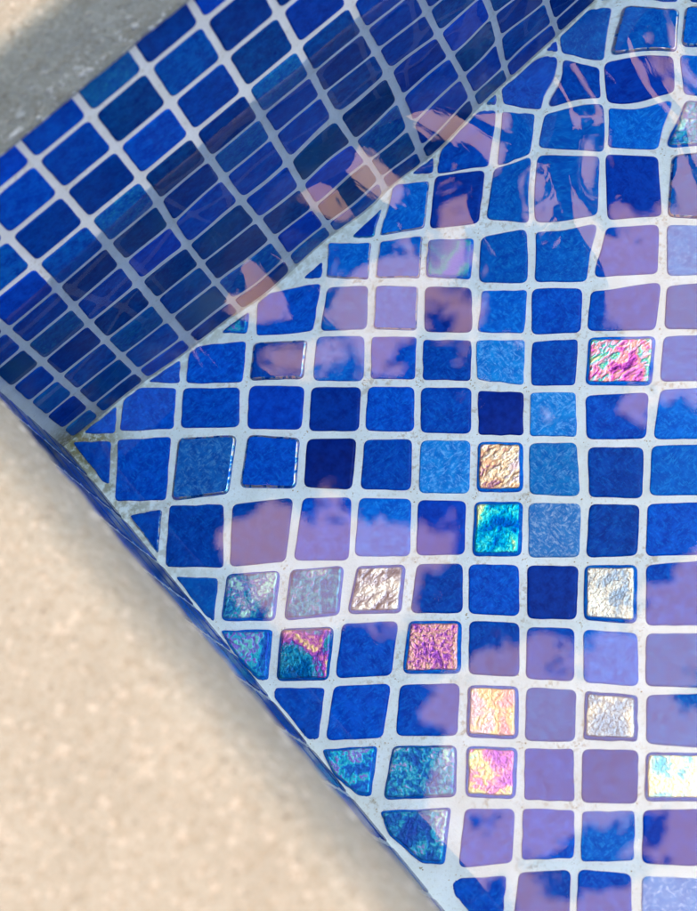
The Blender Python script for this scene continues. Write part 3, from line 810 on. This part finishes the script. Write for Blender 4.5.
# ------------------------------------------------------------------ daylight
SUN_EL = R(40)
SUN_H = Vector((-0.79, 0.613, 0)).normalized()
sun_dir = Vector((SUN_H.x * math.cos(SUN_EL), SUN_H.y * math.cos(SUN_EL), math.sin(SUN_EL)))
sl = bpy.data.lights.new('sun', 'SUN'); sl.energy = 2.0; sl.angle = R(0.5); sl.color = (1.0, 0.95, 0.88)
so = link(bpy.data.objects.new('sun', sl)); so.rotation_euler = sun_dir.to_track_quat('Z', 'Y').to_euler()

world = bpy.data.worlds.new('World'); sc.world = world; world.use_nodes = True
nt = world.node_tree; nt.nodes.clear()
def wn(t, **kw):
    x = nt.nodes.new('ShaderNode' + t)
    for k, v in kw.items(): setattr(x, k, v)
    return x
L = nt.links.new
sky = wn('TexSky', sky_type='NISHITA', sun_disc=False, sun_elevation=SUN_EL, sun_rotation=math.atan2(SUN_H.x, SUN_H.y))
tc = wn('TexCoord')
def lobe(d, a, b):
    """a bright glow added to the sky round one direction, from full (cosine a) to nothing (cosine b)"""
    nv = wn('VectorMath', operation='NORMALIZE'); L(tc.outputs['Generated'], nv.inputs[0])
    dt = wn('VectorMath', operation='DOT_PRODUCT'); L(nv.outputs[0], dt.inputs[0]); dt.inputs[1].default_value = Vector(d).normalized()
    mr = wn('MapRange', interpolation_type='SMOOTHSTEP'); L(dt.outputs['Value'], mr.inputs[0])
    mr.inputs[1].default_value = b; mr.inputs[2].default_value = a
    return mr.outputs[0]
cn = wn('TexNoise'); cn.inputs['Scale'].default_value = 2.2; cn.inputs['Detail'].default_value = 5.0; L(tc.outputs['Generated'], cn.inputs['Vector'])
cm = wn('MapRange'); L(cn.outputs[0], cm.inputs[0]); cm.inputs[1].default_value = 0.3; cm.inputs[2].default_value = 0.7; cm.inputs[3].default_value = 0.75; cm.inputs[4].default_value = 1.15
def sky_glow(d, a, b, colour, power):
    m1 = wn('Math', operation='MULTIPLY'); L(lobe(d, a, b), m1.inputs[0]); L(cm.outputs[0], m1.inputs[1])
    m2 = wn('VectorMath', operation='SCALE'); m2.inputs[0].default_value = [c * power for c in colour]; L(m1.outputs[0], m2.inputs['Scale'])
    return m2.outputs[0]
WARM, COOL = 78.0, 60.0
acc = wn('VectorMath', operation='ADD'); L(sky.outputs[0], acc.inputs[0]); L(sky_glow((0.0, 0.42, 0.9), math.cos(R(26)), math.cos(R(40)), (1.0, 0.51, 0.22), WARM), acc.inputs[1])  # warm glow added where the water mirrors it, for pink reflections
acc2 = wn('VectorMath', operation='ADD'); L(acc.outputs[0], acc2.inputs[0]); L(sky_glow((0.50, -0.32, 0.80), math.cos(R(22)), math.cos(R(44)), (0.88, 0.94, 0.98), COOL), acc2.inputs[1])  # cool glow added as fill light for the floor and coping fronts
bg = wn('Background'); L(acc2.outputs[0], bg.inputs[0]); bg.inputs[1].default_value = 0.10
wo = wn('OutputWorld'); L(bg.outputs[0], wo.inputs[0])

# ------------------------------------------------------------------ camera
cd = bpy.data.cameras.new('camera'); cam = link(bpy.data.objects.new('camera', cd))
cam.matrix_world = Matrix(((0.7707442458862305, 0.6412645813856317, -0.005748399218612945, 0.09019645430301579),
                           (-0.59325799606417, 0.7095744487504126, -0.387103412264053, -0.43983412881947614),
                           (-0.24286958162907885, 0.30017707288019024, 0.9224467958838587, 0.7052392131985086),
                           (0, 0, 0, 1)))
cd.sensor_fit = 'VERTICAL'; cd.sensor_height = 36.0; cd.lens = 78.869
cd.clip_start = 0.02; cd.clip_end = 500.0
cd.dof.use_dof = True; cd.dof.focus_distance = 0.878; cd.dof.aperture_fstop = 10.0
sc.camera = cam

# ------------------------------------------------------------------ render settings
sc.render.engine = 'CYCLES'
sc.cycles.use_denoising = True
sc.cycles.max_bounces = 14; sc.cycles.transmission_bounces = 10; sc.cycles.glossy_bounces = 6; sc.cycles.diffuse_bounces = 5
sc.cycles.caustics_refractive = True; sc.cycles.caustics_reflective = True
sc.cycles.sample_clamp_indirect = 12.0; sc.cycles.blur_glossy = 0.2
sc.view_settings.view_transform = 'Standard'; sc.view_settings.look = 'None'
sc.view_settings.exposure = 0.0; sc.view_settings.gamma = 1.0
